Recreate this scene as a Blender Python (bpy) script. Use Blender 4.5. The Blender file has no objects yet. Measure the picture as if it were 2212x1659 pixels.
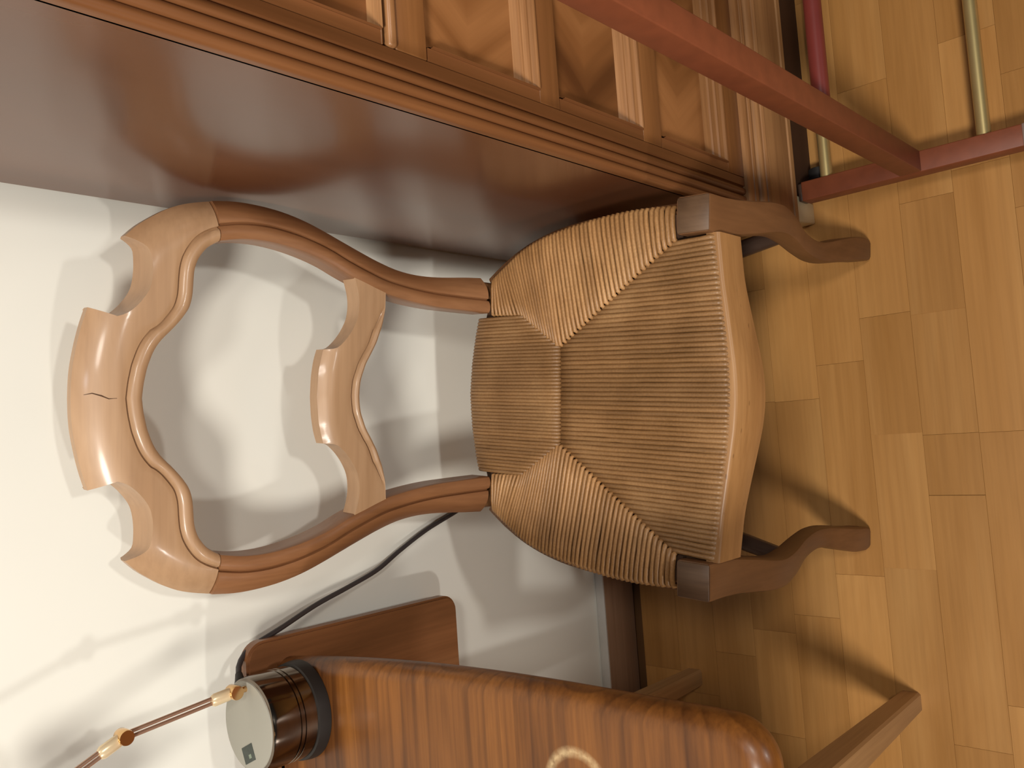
import bpy, bmesh, math, random
from mathutils import Vector, Matrix

random.seed(7)
SC = bpy.context.scene
COL = SC.collection

# ------------------------------------------------------------------ camera
PHI = math.radians(5.52)          # camera heading, turned right from the wall's normal
THETA = math.radians(47.27)       # pitch below the horizon
CAM_H = 1.2742
F_PX = 1851.62
fwd = Vector((math.sin(PHI) * math.cos(THETA), math.cos(PHI) * math.cos(THETA), -math.sin(THETA)))
right = Vector((math.cos(PHI), -math.sin(PHI), 0))
down = Vector((-math.sin(PHI) * math.sin(THETA), -math.cos(PHI) * math.sin(THETA), -math.cos(THETA)))
cam_data = bpy.data.cameras.new('camera')
cam = bpy.data.objects.new('camera', cam_data)
COL.objects.link(cam)
# the phone was held sideways: picture right = down in the room, picture up = right in the room
rot = Matrix((down, right, -fwd)).transposed()
cam.matrix_world = Matrix.Translation((0, 0, CAM_H)) @ rot.to_4x4()
cam_data.sensor_fit = 'HORIZONTAL'
cam_data.sensor_width = 36.0
cam_data.lens = 36.0 * F_PX / 2212.0
cam_data.clip_start = 0.02
SC.camera = cam

# ------------------------------------------------------------------ world, lamps, exposure
world = bpy.data.worlds.new('world')
SC.world = world
world.use_nodes = True
bg = world.node_tree.nodes['Background']
bg.inputs['Color'].default_value = (1.0, 0.95, 0.89, 1)
bg.inputs['Strength'].default_value = 0.04


def area(name, loc, target, size, power, col):
    d = bpy.data.lights.new(name, 'AREA')
    d.shape = 'DISK'
    d.size = size
    d.energy = power
    d.color = col
    o = bpy.data.objects.new(name, d)
    COL.objects.link(o)
    o.location = loc
    o.rotation_euler = (Vector(target) - Vector(loc)).to_track_quat('-Z', 'Y').to_euler()
    return o


def spot(name, loc, target, radius, power, col, cone, blend):
    d = bpy.data.lights.new(name, 'SPOT')
    d.shadow_soft_size = radius
    d.energy = power
    d.color = col
    d.spot_size = math.radians(cone)
    d.spot_blend = blend
    o = bpy.data.objects.new(name, d)
    COL.objects.link(o)
    o.location = loc
    o.rotation_euler = (Vector(target) - Vector(loc)).to_track_quat('-Z', 'Y').to_euler()
    return o


# two ceiling lamps behind the photographer, and two low lamps farther back, cones narrowed to spare the floor
area('ceiling_lamp_left_light', (-0.88, -0.48, 2.40), (-0.1, 0.5, 0.3), 0.42, 43, (1.0, 0.95, 0.87))
area('ceiling_lamp_right_light', (0.42, -0.60, 2.40), (0.1, 0.5, 0.3), 0.30, 13, (1.0, 0.95, 0.87))
area('cool_ceiling_light', (0.12, 0.05, 2.42), (0.1, 0.4, 0.0), 0.14, 1.6, (0.72, 0.84, 1.0))
spot('left_lamp_light', (-2.0, -1.6, 1.10), (-0.05, 0.93, 1.0), 0.09, 74, (1.0, 0.97, 0.92), 34, 0.5)
spot('right_lamp_light', (0.48, -2.6, 1.20), (0.05, 0.93, 0.90), 0.11, 92, (1.0, 0.97, 0.92), 29, 0.5)

SC.view_settings.view_transform = 'Standard'
SC.view_settings.look = 'None'
SC.view_settings.gamma = 1.0
SC.view_settings.use_curve_mapping = False
SC.view_settings.exposure = 0.0


# ------------------------------------------------------------------ helpers
def link(o, parent=None):
    COL.objects.link(o)
    if parent:
        o.parent = parent
    return o


def mesh_obj(name, verts, faces, mat, parent=None, smooth=True, sharp=None):
    me = bpy.data.meshes.new(name)
    me.from_pydata([tuple(v) for v in verts], [], faces)
    bm = bmesh.new()
    bm.from_mesh(me)
    bmesh.ops.recalc_face_normals(bm, faces=bm.faces)
    if sharp is not None:
        for e in bm.edges:
            if len(e.link_faces) == 2 and e.calc_face_angle(0) > sharp:
                e.smooth = False
    for f in bm.faces:
        f.smooth = smooth
    bm.to_mesh(me)
    bm.free()
    if mat:
        me.materials.append(mat)
    return link(bpy.data.objects.new(name, me), parent)


def bm_obj(name, bm, mat, parent=None, smooth=True, sharp=0.6):
    bmesh.ops.recalc_face_normals(bm, faces=bm.faces)
    for e in bm.edges:
        if len(e.link_faces) == 2 and e.calc_face_angle(0) > sharp:
            e.smooth = False
    for f in bm.faces:
        f.smooth = smooth
    me = bpy.data.meshes.new(name)
    bm.to_mesh(me)
    bm.free()
    if mat:
        me.materials.append(mat)
    return link(bpy.data.objects.new(name, me), parent)


def box_bm(lo, hi, bevel=0.0, seg=2):
    bm = bmesh.new()
    bmesh.ops.create_cube(bm, size=1)
    for v in bm.verts:
        v.co = Vector([lo[i] if v.co[i] < 0 else hi[i] for i in range(3)])
    if bevel:
        bmesh.ops.bevel(bm, geom=bm.edges[:], offset=bevel, segments=seg, affect='EDGES', profile=0.5)
    return bm


def box(name, lo, hi, mat, parent=None, bevel=0.0, seg=2):
    return bm_obj(name, box_bm(lo, hi, bevel, seg), mat, parent, sharp=0.9)


def empty(name, loc=(0, 0, 0), rz=0.0):
    o = bpy.data.objects.new(name, None)
    o.empty_display_size = 0.05
    COL.objects.link(o)
    o.location = loc
    o.rotation_euler = (0, 0, rz)
    return o


def tag(o, label, cat, group=None):
    o['label'] = label
    o['category'] = cat
    if group:
        o['group'] = group
    return o


def structure(o, label, cat):
    o['kind'] = 'structure'
    o['label'] = label
    o['category'] = cat
    return o


def spline(pts, n):
    """Catmull-Rom through pts (tuples of any length), resampled to n points by arc length."""
    P = [Vector(p) for p in pts]
    out = []
    m = len(P)
    for i in range(m - 1):
        p0 = P[i - 1] if i > 0 else P[i] * 2 - P[i + 1]
        p3 = P[i + 2] if i + 2 < m else P[i + 1] * 2 - P[i]
        p1, p2 = P[i], P[i + 1]
        for k in range(12):
            t = k / 12
            out.append(0.5 * ((2 * p1) + (p2 - p0) * t + (2 * p0 - 5 * p1 + 4 * p2 - p3) * t * t + (3 * p1 - p0 - 3 * p2 + p3) * t ** 3))
    out.append(P[-1])
    return resample(out, n)


def resample(P, n):
    P = [Vector(p) for p in P]
    s = [0.0]
    for a, b in zip(P, P[1:]):
        s.append(s[-1] + (b - a).length)
    out = []
    j = 0
    for i in range(n):
        t = s[-1] * i / (n - 1)
        while j < len(s) - 2 and s[j + 1] < t:
            j += 1
        d = s[j + 1] - s[j]
        u = 0 if d < 1e-12 else (t - s[j]) / d
        out.append(P[j].lerp(P[j + 1], min(1, max(0, u))))
    return out


def tube_data(path, radii, sides=8, up=Vector((0, 0, 1)), squash=1.0):
    path = [Vector(p) for p in path]
    n = len(path)
    verts, faces = [], []
    for i, p in enumerate(path):
        t = (path[min(i + 1, n - 1)] - path[max(i - 1, 0)]).normalized()
        a = t.cross(up)
        if a.length < 1e-5:
            a = t.cross(Vector((1, 0, 0)))
        a.normalize()
        b = a.cross(t).normalized()
        r = radii[i] if hasattr(radii, '__len__') else radii
        for k in range(sides):
            ang = 2 * math.pi * k / sides
            verts.append(p + a * (math.cos(ang) * r) + b * (math.sin(ang) * r * squash))
    for i in range(n - 1):
        for k in range(sides):
            k2 = (k + 1) % sides
            faces.append((i * sides + k, i * sides + k2, (i + 1) * sides + k2, (i + 1) * sides + k))
    faces.append(tuple(range(sides))[::-1])
    faces.append(tuple((n - 1) * sides + k for k in range(sides)))
    return verts, faces


def tube(name, path, radii, mat, parent=None, sides=10, sharp=0.9):
    v, f = tube_data(path, radii, sides)
    return mesh_obj(name, v, f, mat, parent, sharp=sharp)


def lathe(name, prof, mat, parent=None, loc=(0, 0, 0), seg=48, sharp=0.6):
    verts, faces = [], []
    n = len(prof)
    for r, z in prof:
        for k in range(seg):
            a = 2 * math.pi * k / seg
            verts.append((loc[0] + r * math.cos(a), loc[1] + r * math.sin(a), loc[2] + z))
    for i in range(n - 1):
        for k in range(seg):
            k2 = (k + 1) % seg
            faces.append((i * seg + k, i * seg + k2, (i + 1) * seg + k2, (i + 1) * seg + k))
    faces.append(tuple(range(seg))[::-1])
    faces.append(tuple((n - 1) * seg + k for k in range(seg)))
    return mesh_obj(name, verts, faces, mat, parent, sharp=sharp)


def prism_path(name, plan_outer, plan_inner, z0, z1, mat, parent=None, bevel=0.0):
    """a curved rail: outer and inner plan curves of equal length, between heights (numbers or per-point lists)"""
    n = len(plan_outer)
    zz0 = z0 if hasattr(z0, '__len__') else [z0] * n
    zz1 = z1 if hasattr(z1, '__len__') else [z1] * n
    b = bevel
    verts, faces = [], []
    for i in range(n):
        o, k = Vector(plan_outer[i][:2]), Vector(plan_inner[i][:2])
        d = (k - o).normalized()
        sec = [(o + d * b, zz0[i]), (o, zz0[i] + b), (o, zz1[i] - b), (o + d * b * .4, zz1[i] - b * .35), (o + d * b, zz1[i]), (k, zz1[i]), (k, zz0[i])]
        for p, z in sec:
            verts.append((p.x, p.y, z))
    m = 7
    for i in range(n - 1):
        for j in range(m):
            j2 = (j + 1) % m
            faces.append((i * m + j, i * m + j2, (i + 1) * m + j2, (i + 1) * m + j))
    faces.append(tuple(range(m))[::-1])
    faces.append(tuple((n - 1) * m + j for j in range(m)))
    return mesh_obj(name, verts, faces, mat, parent, sharp=0.75)


# ------------------------------------------------------------------ materials
def new_mat(name):
    m = bpy.data.materials.new(name)
    m.use_nodes = True
    nt = m.node_tree
    b = nt.nodes['Principled BSDF']
    return m, nt, b


def N(nt, kind, **kw):
    n = nt.nodes.new(kind)
    for k, v in kw.items():
        if k in n.inputs:
            n.inputs[k].default_value = v
        else:
            setattr(n, k, v)
    return n


def ramp(nt, stops):
    r = nt.nodes.new('ShaderNodeValToRGB')
    e = r.color_ramp.elements
    while len(e) < len(stops):
        e.new(0.5)
    for el, (p, c) in zip(e, stops):
        el.position = p
        el.color = (c[0], c[1], c[2], 1)
    return r


def srgb(r, g, b):
    def f(c):
        c /= 255
        return c / 12.92 if c <= 0.04045 else ((c + 0.055) / 1.055) ** 2.4
    return (f(r), f(g), f(b))


def mixc(nt, fac, a, b, blend='MIX'):
    m = nt.nodes.new('ShaderNodeMix')
    m.data_type = 'RGBA'
    m.blend_type = blend
    for sock, val in ((0, fac), (6, a), (7, b)):
        if hasattr(val, 'is_linked') or hasattr(val, 'links'):
            nt.links.new(val, m.inputs[sock])
        elif sock == 0:
            m.inputs[0].default_value = val
        else:
            m.inputs[sock].default_value = (val[0], val[1], val[2], 1)
    return m.outputs[2]


def wood(name, dark, mid, light, axis='X', scale=10.0, stretch=8.0, rough=0.4, fibre=0.35, bump=0.15, coat=0.0,
         vary=0.0, chevron=None, blotch=0.0, ring=None, pores=0.0, spec=0.5, distort=1.0, detail=5.0, rings=None):
    m, nt, b = new_mat(name)
    L = nt.links
    tc = N(nt, 'ShaderNodeTexCoord')
    vec = tc.outputs['Object']
    if chevron:
        sx = N(nt, 'ShaderNodeSeparateXYZ')
        L.new(vec, sx.inputs[0])
        ab = N(nt, 'ShaderNodeMath', operation='ABSOLUTE')
        L.new(sx.outputs['Z'], ab.inputs[0])
        mul = N(nt, 'ShaderNodeMath', operation='MULTIPLY')
        mul.inputs[1].default_value = chevron
        L.new(ab.outputs[0], mul.inputs[0])
        sub = N(nt, 'ShaderNodeMath', operation='SUBTRACT')
        L.new(sx.outputs['X'], sub.inputs[0])
        L.new(mul.outputs[0], sub.inputs[1])
        cb = N(nt, 'ShaderNodeCombineXYZ')
        L.new(sub.outputs[0], cb.inputs['X'])
        L.new(ab.outputs[0], cb.inputs['Z'])
        L.new(sx.outputs['Y'], cb.inputs['Y'])
        vec = cb.outputs[0]
    rnd = N(nt, 'ShaderNodeObjectInfo')
    off = N(nt, 'ShaderNodeVectorMath', operation='SCALE')
    off.inputs[0].default_value = (7.3, 3.1, 5.7)
    L.new(rnd.outputs['Random'], off.inputs['Scale'])
    add = N(nt, 'ShaderNodeVectorMath', operation='ADD')
    L.new(vec, add.inputs[0])
    L.new(off.outputs[0], add.inputs[1])
    s = [scale] * 3
    s['XYZ'.index(axis)] = scale / stretch
    mp = N(nt, 'ShaderNodeMapping')
    mp.inputs['Scale'].default_value = s
    L.new(add.outputs[0], mp.inputs['Vector'])
    n1 = N(nt, 'ShaderNodeTexNoise', Scale=1.0, Detail=detail, Roughness=0.6, Distortion=distort)
    L.new(mp.outputs[0], n1.inputs['Vector'])
    r1 = ramp(nt, [(0.28, dark), (0.5, mid), (0.72, light)])
    L.new(n1.outputs['Fac'], r1.inputs['Fac'])
    s2 = [scale * 16] * 3
    s2['XYZ'.index(axis)] = scale * 0.45
    mp2 = N(nt, 'ShaderNodeMapping')
    mp2.inputs['Scale'].default_value = s2
    L.new(add.outputs[0], mp2.inputs['Vector'])
    n2 = N(nt, 'ShaderNodeTexNoise', Scale=1.0, Detail=3.0, Roughness=0.6)
    L.new(mp2.outputs[0], n2.inputs['Vector'])
    r2 = ramp(nt, [(0.3, (0.55, 0.5, 0.45)), (0.62, (1.08, 1.08, 1.08))])
    L.new(n2.outputs['Fac'], r2.inputs['Fac'])
    col = mixc(nt, fibre, r1.outputs[0], r2.outputs[0], 'MULTIPLY')
    if rings:
        # growth rings of glued boards: board width, height of the pith below the surface, ring spacing, strength
        bw_, zc_, sp_, fac_ = rings
        sx2 = N(nt, 'ShaderNodeSeparateXYZ')
        L.new(tc.outputs['Object'], sx2.inputs[0])
        pp = N(nt, 'ShaderNodeMath', operation='PINGPONG')
        pp.inputs[1].default_value = bw_
        L.new(sx2.outputs['Y'], pp.inputs[0])
        xx_ = N(nt, 'ShaderNodeMath', operation='MULTIPLY')
        xx_.inputs[1].default_value = 0.12
        L.new(sx2.outputs['X'], xx_.inputs[0])
        zz_ = N(nt, 'ShaderNodeMath', operation='SUBTRACT')
        zz_.inputs[1].default_value = zc_
        L.new(sx2.outputs['Z'], zz_.inputs[0])
        cb2 = N(nt, 'ShaderNodeCombineXYZ')
        L.new(xx_.outputs[0], cb2.inputs['X'])
        L.new(pp.outputs[0], cb2.inputs['Y'])
        L.new(zz_.outputs[0], cb2.inputs['Z'])
        wv = N(nt, 'ShaderNodeTexWave', wave_type='RINGS', rings_direction='X', wave_profile='SAW')
        wv.inputs['Scale'].default_value = 2 * math.pi / (20 * sp_)
        wv.inputs['Distortion'].default_value = 3.5
        wv.inputs['Detail'].default_value = 2.0
        wv.inputs['Detail Scale'].default_value = 0.6
        L.new(cb2.outputs[0], wv.inputs['Vector'])
        rw_ = ramp(nt, [(0.0, (1.08, 1.06, 1.04)), (0.62, (0.96, 0.94, 0.92)), (0.9, (0.42, 0.36, 0.30)), (1.0, (1.05, 1.03, 1.0))])
        L.new(wv.outputs['Fac'], rw_.inputs['Fac'])
        col = mixc(nt, fac_, col, rw_.outputs[0], 'MULTIPLY')
    if blotch:
        n3 = N(nt, 'ShaderNodeTexNoise', Scale=scale * 0.35, Detail=2.0)
        L.new(add.outputs[0], n3.inputs['Vector'])
        r3 = ramp(nt, [(0.35, (0.6, 0.56, 0.52)), (0.65, (1.2, 1.2, 1.2))])
        L.new(n3.outputs['Fac'], r3.inputs['Fac'])
        col = mixc(nt, blotch, col, r3.outputs[0], 'MULTIPLY')
    if pores:
        n4 = N(nt, 'ShaderNodeTexVoronoi', Scale=90.0)
        mp4 = N(nt, 'ShaderNodeMapping')
        s4 = [1.0, 1.0, 1.0]
        s4['XYZ'.index(axis)] = 0.35
        mp4.inputs['Scale'].default_value = s4
        L.new(add.outputs[0], mp4.inputs['Vector'])
        L.new(mp4.outputs[0], n4.inputs['Vector'])
        r4 = ramp(nt, [(0.06, (0.25, 0.2, 0.15)), (0.12, (1, 1, 1))])
        L.new(n4.outputs['Distance'], r4.inputs['Fac'])
        col = mixc(nt, pores, col, r4.outputs[0], 'MULTIPLY')
    if vary:
        rv = ramp(nt, [(0.0, (1 - vary, 1 - vary, 1 - vary)), (1.0, (1 + vary * .6, 1 + vary * .6, 1 + vary * .6))])
        L.new(rnd.outputs['Random'], rv.inputs['Fac'])
        col = mixc(nt, 1.0, col, rv.outputs[0], 'MULTIPLY')
    if ring:
        cx, cy, R, w, rc = ring
        dv = N(nt, 'ShaderNodeVectorMath', operation='SUBTRACT')
        L.new(tc.outputs['Object'], dv.inputs[0])
        dv.inputs[1].default_value = (cx, cy, 0)
        ml = N(nt, 'ShaderNodeVectorMath', operation='MULTIPLY')
        ml.inputs[1].default_value = (1, 1, 0)
        L.new(dv.outputs[0], ml.inputs[0])
        ln = N(nt, 'ShaderNodeVectorMath', operation='LENGTH')
        L.new(ml.outputs[0], ln.inputs[0])
        mr = ramp(nt, [(0.0, (0, 0, 0)), (0.5, (1, 1, 1)), (1.0, (0, 0, 0))])
        sc = N(nt, 'ShaderNodeMapRange')
        sc.inputs['From Min'].default_value = R - w
        sc.inputs['From Max'].default_value = R + w
        L.new(ln.outputs['Value'], sc.inputs['Value'])
        L.new(sc.outputs[0], mr.inputs['Fac'])
        mm = N(nt, 'ShaderNodeMath', operation='MULTIPLY')
        L.new(mr.outputs[0], mm.inputs[0])
        nn = N(nt, 'ShaderNodeTexNoise', Scale=260.0)
        L.new(tc.outputs['Object'], nn.inputs['Vector'])
        L.new(nn.outputs['Fac'], mm.inputs[1])
        col = mixc(nt, mm.outputs[0], col, rc)
    L.new(col, b.inputs['Base Color'])
    rr = N(nt, 'ShaderNodeMapRange')
    rr.inputs['To Min'].default_value = rough - 0.06
    rr.inputs['To Max'].default_value = rough + 0.08
    L.new(n1.outputs['Fac'], rr.inputs['Value'])
    L.new(rr.outputs[0], b.inputs['Roughness'])
    b.inputs['Coat Weight'].default_value = coat
    b.inputs['Coat Roughness'].default_value = 0.15
    b.inputs['Specular IOR Level'].default_value = spec
    if bump:
        bp = N(nt, 'ShaderNodeBump', Strength=bump, Distance=0.0006)
        L.new(n2.outputs['Fac'], bp.inputs['Height'])
        L.new(bp.outputs[0], b.inputs['Normal'])
    return m


def plain(name, col, rough=0.5, metal=0.0, noise=0.0, scale=40.0, bump=0.0, coat=0.0, spec=0.5):
    m, nt, b = new_mat(name)
    L = nt.links
    tc = N(nt, 'ShaderNodeTexCoord')
    n = N(nt, 'ShaderNodeTexNoise', Scale=scale, Detail=4.0)
    L.new(tc.outputs['Object'], n.inputs['Vector'])
    k = noise
    r = ramp(nt, [(0.3, [c * (1 - k) for c in col]), (0.7, [min(1, c * (1 + k)) for c in col])])
    L.new(n.outputs['Fac'], r.inputs['Fac'])
    L.new(r.outputs[0], b.inputs['Base Color'])
    b.inputs['Roughness'].default_value = rough
    b.inputs['Metallic'].default_value = metal
    b.inputs['Coat Weight'].default_value = coat
    b.inputs['Specular IOR Level'].default_value = spec
    if bump:
        bp = N(nt, 'ShaderNodeBump', Strength=bump, Distance=0.001)
        L.new(n.outputs['Fac'], bp.inputs['Height'])
        L.new(bp.outputs[0], b.inputs['Normal'])
    return m


M = {}
M['wall'] = plain('wall_paint', srgb(229, 227, 217), 0.85, noise=0.025, scale=3.0, bump=0.03, spec=0.25)
M['ledge'] = plain('white_ledge_paint', srgb(205, 200, 192), 0.6, noise=0.04, scale=30)
M['baseboard'] = wood('baseboard_wood', srgb(140, 106, 82), srgb(154, 120, 94), srgb(166, 132, 106), 'X', 8, 12, 0.45)
M['floor'] = wood('floor_lacquered_oak', srgb(164, 114, 58), srgb(180, 129, 71), srgb(194, 144, 84), 'X', 9, 9, 0.40, fibre=0.22, bump=0.04, vary=0.10, spec=0.35, distort=0.6)
M['slab_dark'] = plain('plinth_shade_brown', srgb(66, 40, 22), 0.7)
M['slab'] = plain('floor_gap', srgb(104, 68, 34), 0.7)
M['chair'] = wood('chair_lit_walnut', srgb(150, 112, 78), srgb(168, 132, 98), srgb(183, 148, 114), 'X', 9, 4, 0.42, fibre=0.22, bump=0.04, blotch=0.2, coat=0.25, distort=0.6)  # paler than the posts: light on the crest's face put into the colour
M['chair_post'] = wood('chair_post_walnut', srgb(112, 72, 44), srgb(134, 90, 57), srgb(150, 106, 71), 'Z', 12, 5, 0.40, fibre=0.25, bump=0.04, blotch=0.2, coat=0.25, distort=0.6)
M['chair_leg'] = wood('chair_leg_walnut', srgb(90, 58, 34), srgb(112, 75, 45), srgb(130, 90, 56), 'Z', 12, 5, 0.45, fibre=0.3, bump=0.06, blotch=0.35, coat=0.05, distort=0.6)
M['chair_rail'] = wood('chair_rail_fruitwood', srgb(138, 96, 54), srgb(158, 114, 68), srgb(174, 130, 82), 'X', 10, 7, 0.4, fibre=0.3, bump=0.08, pores=0.5, blotch=0.3)
M['dark'] = wood('dark_stained_wood', srgb(62, 46, 38), srgb(78, 60, 50), srgb(92, 70, 58), 'Y', 12, 7, 0.3, fibre=0.25)
M['block'] = wood('worn_block_top', srgb(84, 60, 42), srgb(104, 78, 56), srgb(120, 92, 68), 'Y', 14, 3, 0.5, fibre=0.3, blotch=0.4)
M['seat_pad'] = plain('rush_underside', srgb(78, 52, 32), 0.9, noise=0.2)
M['cab'] = wood('cabinet_walnut', srgb(106, 66, 36), srgb(130, 84, 46), srgb(148, 100, 58), 'X', 9, 8, 0.35, fibre=0.35, bump=0.05, coat=0.15, distort=0.5)
M['cab_v'] = wood('cabinet_walnut_upright', srgb(104, 64, 36), srgb(126, 80, 46), srgb(144, 96, 58), 'Z', 9, 9, 0.35, fibre=0.35, bump=0.05, coat=0.15, distort=0.5)
M['cab_side'] = wood('cabinet_polished_side', srgb(80, 46, 28), srgb(94, 56, 35), srgb(106, 66, 42), 'Z', 4, 12, 0.22, fibre=0.12, bump=0.0, coat=0.38, distort=0.3)
M['cab_base'] = wood('cabinet_plinth_lit_walnut', srgb(150, 106, 68), srgb(174, 128, 84), srgb(190, 146, 100), 'X', 9, 9, 0.4, fibre=0.4, bump=0.05, distort=0.4)  # paler than the rest of the chest: light caught by the plinth, as colour
M['chevron'] = wood('cabinet_chevron_veneer', srgb(88, 51, 26), srgb(132, 84, 46), srgb(170, 116, 70), 'Z', 17, 6.0, 0.33, fibre=0.12, bump=0.0, coat=0.2, chevron=0.8, distort=0.15, detail=2.0)
M['figured'] = wood('cabinet_figured_veneer', srgb(92, 54, 28), srgb(128, 80, 44), srgb(150, 100, 58), 'Z', 7, 1.5, 0.33, fibre=0.15, bump=0.0, coat=0.2, distort=0.8, detail=2.0)
M['moulding'] = wood('cabinet_moulding_lit', srgb(140, 96, 58), srgb(166, 118, 76), srgb(190, 142, 96), 'X', 16, 12, 0.35, fibre=0.5, bump=0.1, distort=0.3)  # lighter walnut: the light on the up-facing beads is put into the colour
M['pale'] = plain('pale_raw_wood', srgb(222, 206, 170), 0.7, noise=0.05, scale=30)
M['table'] = wood('table_pine', srgb(84, 48, 20), srgb(117, 71, 28), srgb(138, 87, 37), 'X', 16, 9, 0.36, fibre=0.5, bump=0.04, blotch=0.35, coat=0.04, distort=0.9, spec=0.35, rings=(0.075, 0.70, 0.016, 0.5),
                  ring=(-0.280, 0.4515, 0.0295, 0.0055, srgb(214, 186, 140)))
M['table_dark'] = wood('table_panel_wood', srgb(108, 68, 40), srgb(136, 88, 54), srgb(152, 104, 66), 'Z', 12, 8, 0.35, fibre=0.35, bump=0.05, distort=0.6)
M['table_leg'] = wood('table_leg_wood', srgb(164, 124, 82), srgb(184, 144, 98), srgb(196, 156, 110), 'Z', 12, 8, 0.45, fibre=0.3, distort=0.5)
M['red'] = plain('oxblood_lacquer', srgb(126, 66, 40), 0.5, noise=0.10, scale=60, bump=0.15)
M['red_tube'] = plain('dark_red_tube', srgb(110, 44, 38), 0.38, noise=0.06, scale=30)
M['brass'] = plain('satin_brass', srgb(206, 184, 128), 0.42, metal=0.75, noise=0.05)
M['gold'] = plain('polished_gold_brass', srgb(220, 180, 128), 0.16, metal=1.0)
M['copper'] = plain('rose_brass_rod', srgb(186, 152, 130), 0.25, metal=0.7)
M['black'] = plain('black_plastic', srgb(34, 29, 26), 0.5, spec=0.3)
M['grey_cap'] = plain('grey_plastic_cap', srgb(140, 118, 108), 0.4)
M['chrome'] = plain('dark_chrome', srgb(122, 112, 102), 0.13, metal=1.0)
M['lamp_top'] = plain('matte_grey_lamp_top', srgb(150, 146, 134), 0.55)
M['sticker'] = plain('dark_sticker', srgb(52, 58, 52), 0.5, noise=0.2, scale=200)
M['sticker_light'] = plain('pale_sticker_mark', srgb(120, 130, 112), 0.5)
M['clear'] = plain('pale_gold_sleeve', srgb(226, 204, 166), 0.28, metal=0.35)
M['cable'] = plain('dark_cable_rubber', srgb(52, 46, 46), 0.5)
M['wheel'] = plain('caster_rubber', srgb(30, 27, 25), 0.6)


def rush_mat(name='rush_straw', k=1.0):
    m, nt, b = new_mat(name)
    L = nt.links
    tc = N(nt, 'ShaderNodeTexCoord')
    oi = N(nt, 'ShaderNodeObjectInfo')
    n = N(nt, 'ShaderNodeTexNoise', Scale=14.0, Detail=2.0)
    L.new(tc.outputs['Object'], n.inputs['Vector'])
    n2 = N(nt, 'ShaderNodeTexNoise', Scale=420.0, Detail=2.0)
    L.new(tc.outputs['Object'], n2.inputs['Vector'])
    r = ramp(nt, [(0.3, srgb(150 * k, 108 * k, 64 * k)), (0.52, srgb(166 * k, 122 * k, 76 * k)), (0.75, srgb(184 * k, 140 * k, 92 * k))])
    L.new(n.outputs['Fac'], r.inputs['Fac'])
    rv = ramp(nt, [(0, (0.86, 0.85, 0.84)), (1, (1.10, 1.10, 1.10))])
    L.new(oi.outputs['Random'], rv.inputs['Fac'])
    c = mixc(nt, 1.0, r.outputs[0], rv.outputs[0], 'MULTIPLY')
    r2 = ramp(nt, [(0.35, (0.75, 0.72, 0.7)), (0.65, (1.1, 1.1, 1.1))])
    L.new(n2.outputs['Fac'], r2.inputs['Fac'])
    c = mixc(nt, 0.5, c, r2.outputs[0], 'MULTIPLY')
    L.new(c, b.inputs['Base Color'])
    b.inputs['Roughness'].default_value = 0.42
    bp = N(nt, 'ShaderNodeBump', Strength=0.35, Distance=0.0006)
    L.new(n2.outputs['Fac'], bp.inputs['Height'])
    L.new(bp.outputs[0], b.inputs['Normal'])
    return m


M['rush'] = rush_mat()
M['rush_worn'] = rush_mat('rush_straw_worn', 0.84)

# ------------------------------------------------------------------ room shell
WALL_Y = 0.93
structure(box('wall_back', (-3.2, WALL_Y, -0.02), (3.2, WALL_Y + 0.1, 2.6), M['wall']), 'plain cream painted wall behind the chair', 'wall')
bb = structure(box('baseboard_back', (-3.2, WALL_Y - 0.016, 0.0), (3.2, WALL_Y, 0.083), M['baseboard'], bevel=0.001), 'brown wooden baseboard with a pale top ledge along the wall', 'baseboard')
box('ledge_strip', (-3.2, WALL_Y - 0.0165, 0.083), (3.2, WALL_Y, 0.0875), M['ledge'], bb, bevel=0.0012)

floor = structure(box('floor', (-3.2, -3.0, -0.06), (3.2, WALL_Y + 0.02, -0.012), M['slab']), 'warm lacquered oak strip parquet floor', 'floor')
ROW_W = 0.0716
rows_known = {0: [0.142, -0.030, -0.221], 1: [0.136, -0.0335, -0.118], -1: [0.080, -0.234], -2: [0.36, 0.03, -0.30]}
plank_mesh = {}
gap = 0.00012


def plank(x0, x1, yc):
    Ln = round((x1 - x0) / 0.002) * 0.002
    if Ln not in plank_mesh:
        bm = box_bm((-Ln / 2 + gap, -ROW_W / 2 + gap, -0.012), (Ln / 2 - gap, ROW_W / 2 - gap, 0.0))
        top = [e for e in bm.edges if all(abs(v.co.z) < 1e-6 for v in e.verts)]
        bmesh.ops.bevel(bm, geom=top, offset=0.0002, segments=1, affect='EDGES')
        me = bpy.data.meshes.new('plank')
        bm.to_mesh(me)
        bm.free()
        me.materials.append(M['floor'])
        plank_mesh[Ln] = me
    o = bpy.data.objects.new('plank', plank_mesh[Ln])
    o.location = ((x0 + x1) / 2, yc, 0)
    link(o, floor)


rr = random.Random(3)
for row in range(-6, 21):
    y1 = 0.4693 - row * ROW_W          # far edge of the row
    yc = y1 - ROW_W / 2
    xs = sorted(rows_known.get(row, [rr.uniform(-0.1, 0.1)]))
    while xs[0] > -1.45:
        xs.insert(0, xs[0] - round(rr.uniform(0.16, 0.19) * rr.choice([1, 2, 2]) / 0.02) * 0.02)
    while xs[-1] < 1.55:
        xs.append(xs[-1] + round(rr.uniform(0.16, 0.19) * rr.choice([1, 2, 2]) / 0.02) * 0.02)
    for a, b_ in zip(xs, xs[1:]):
        plank(a, b_, yc)
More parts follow.
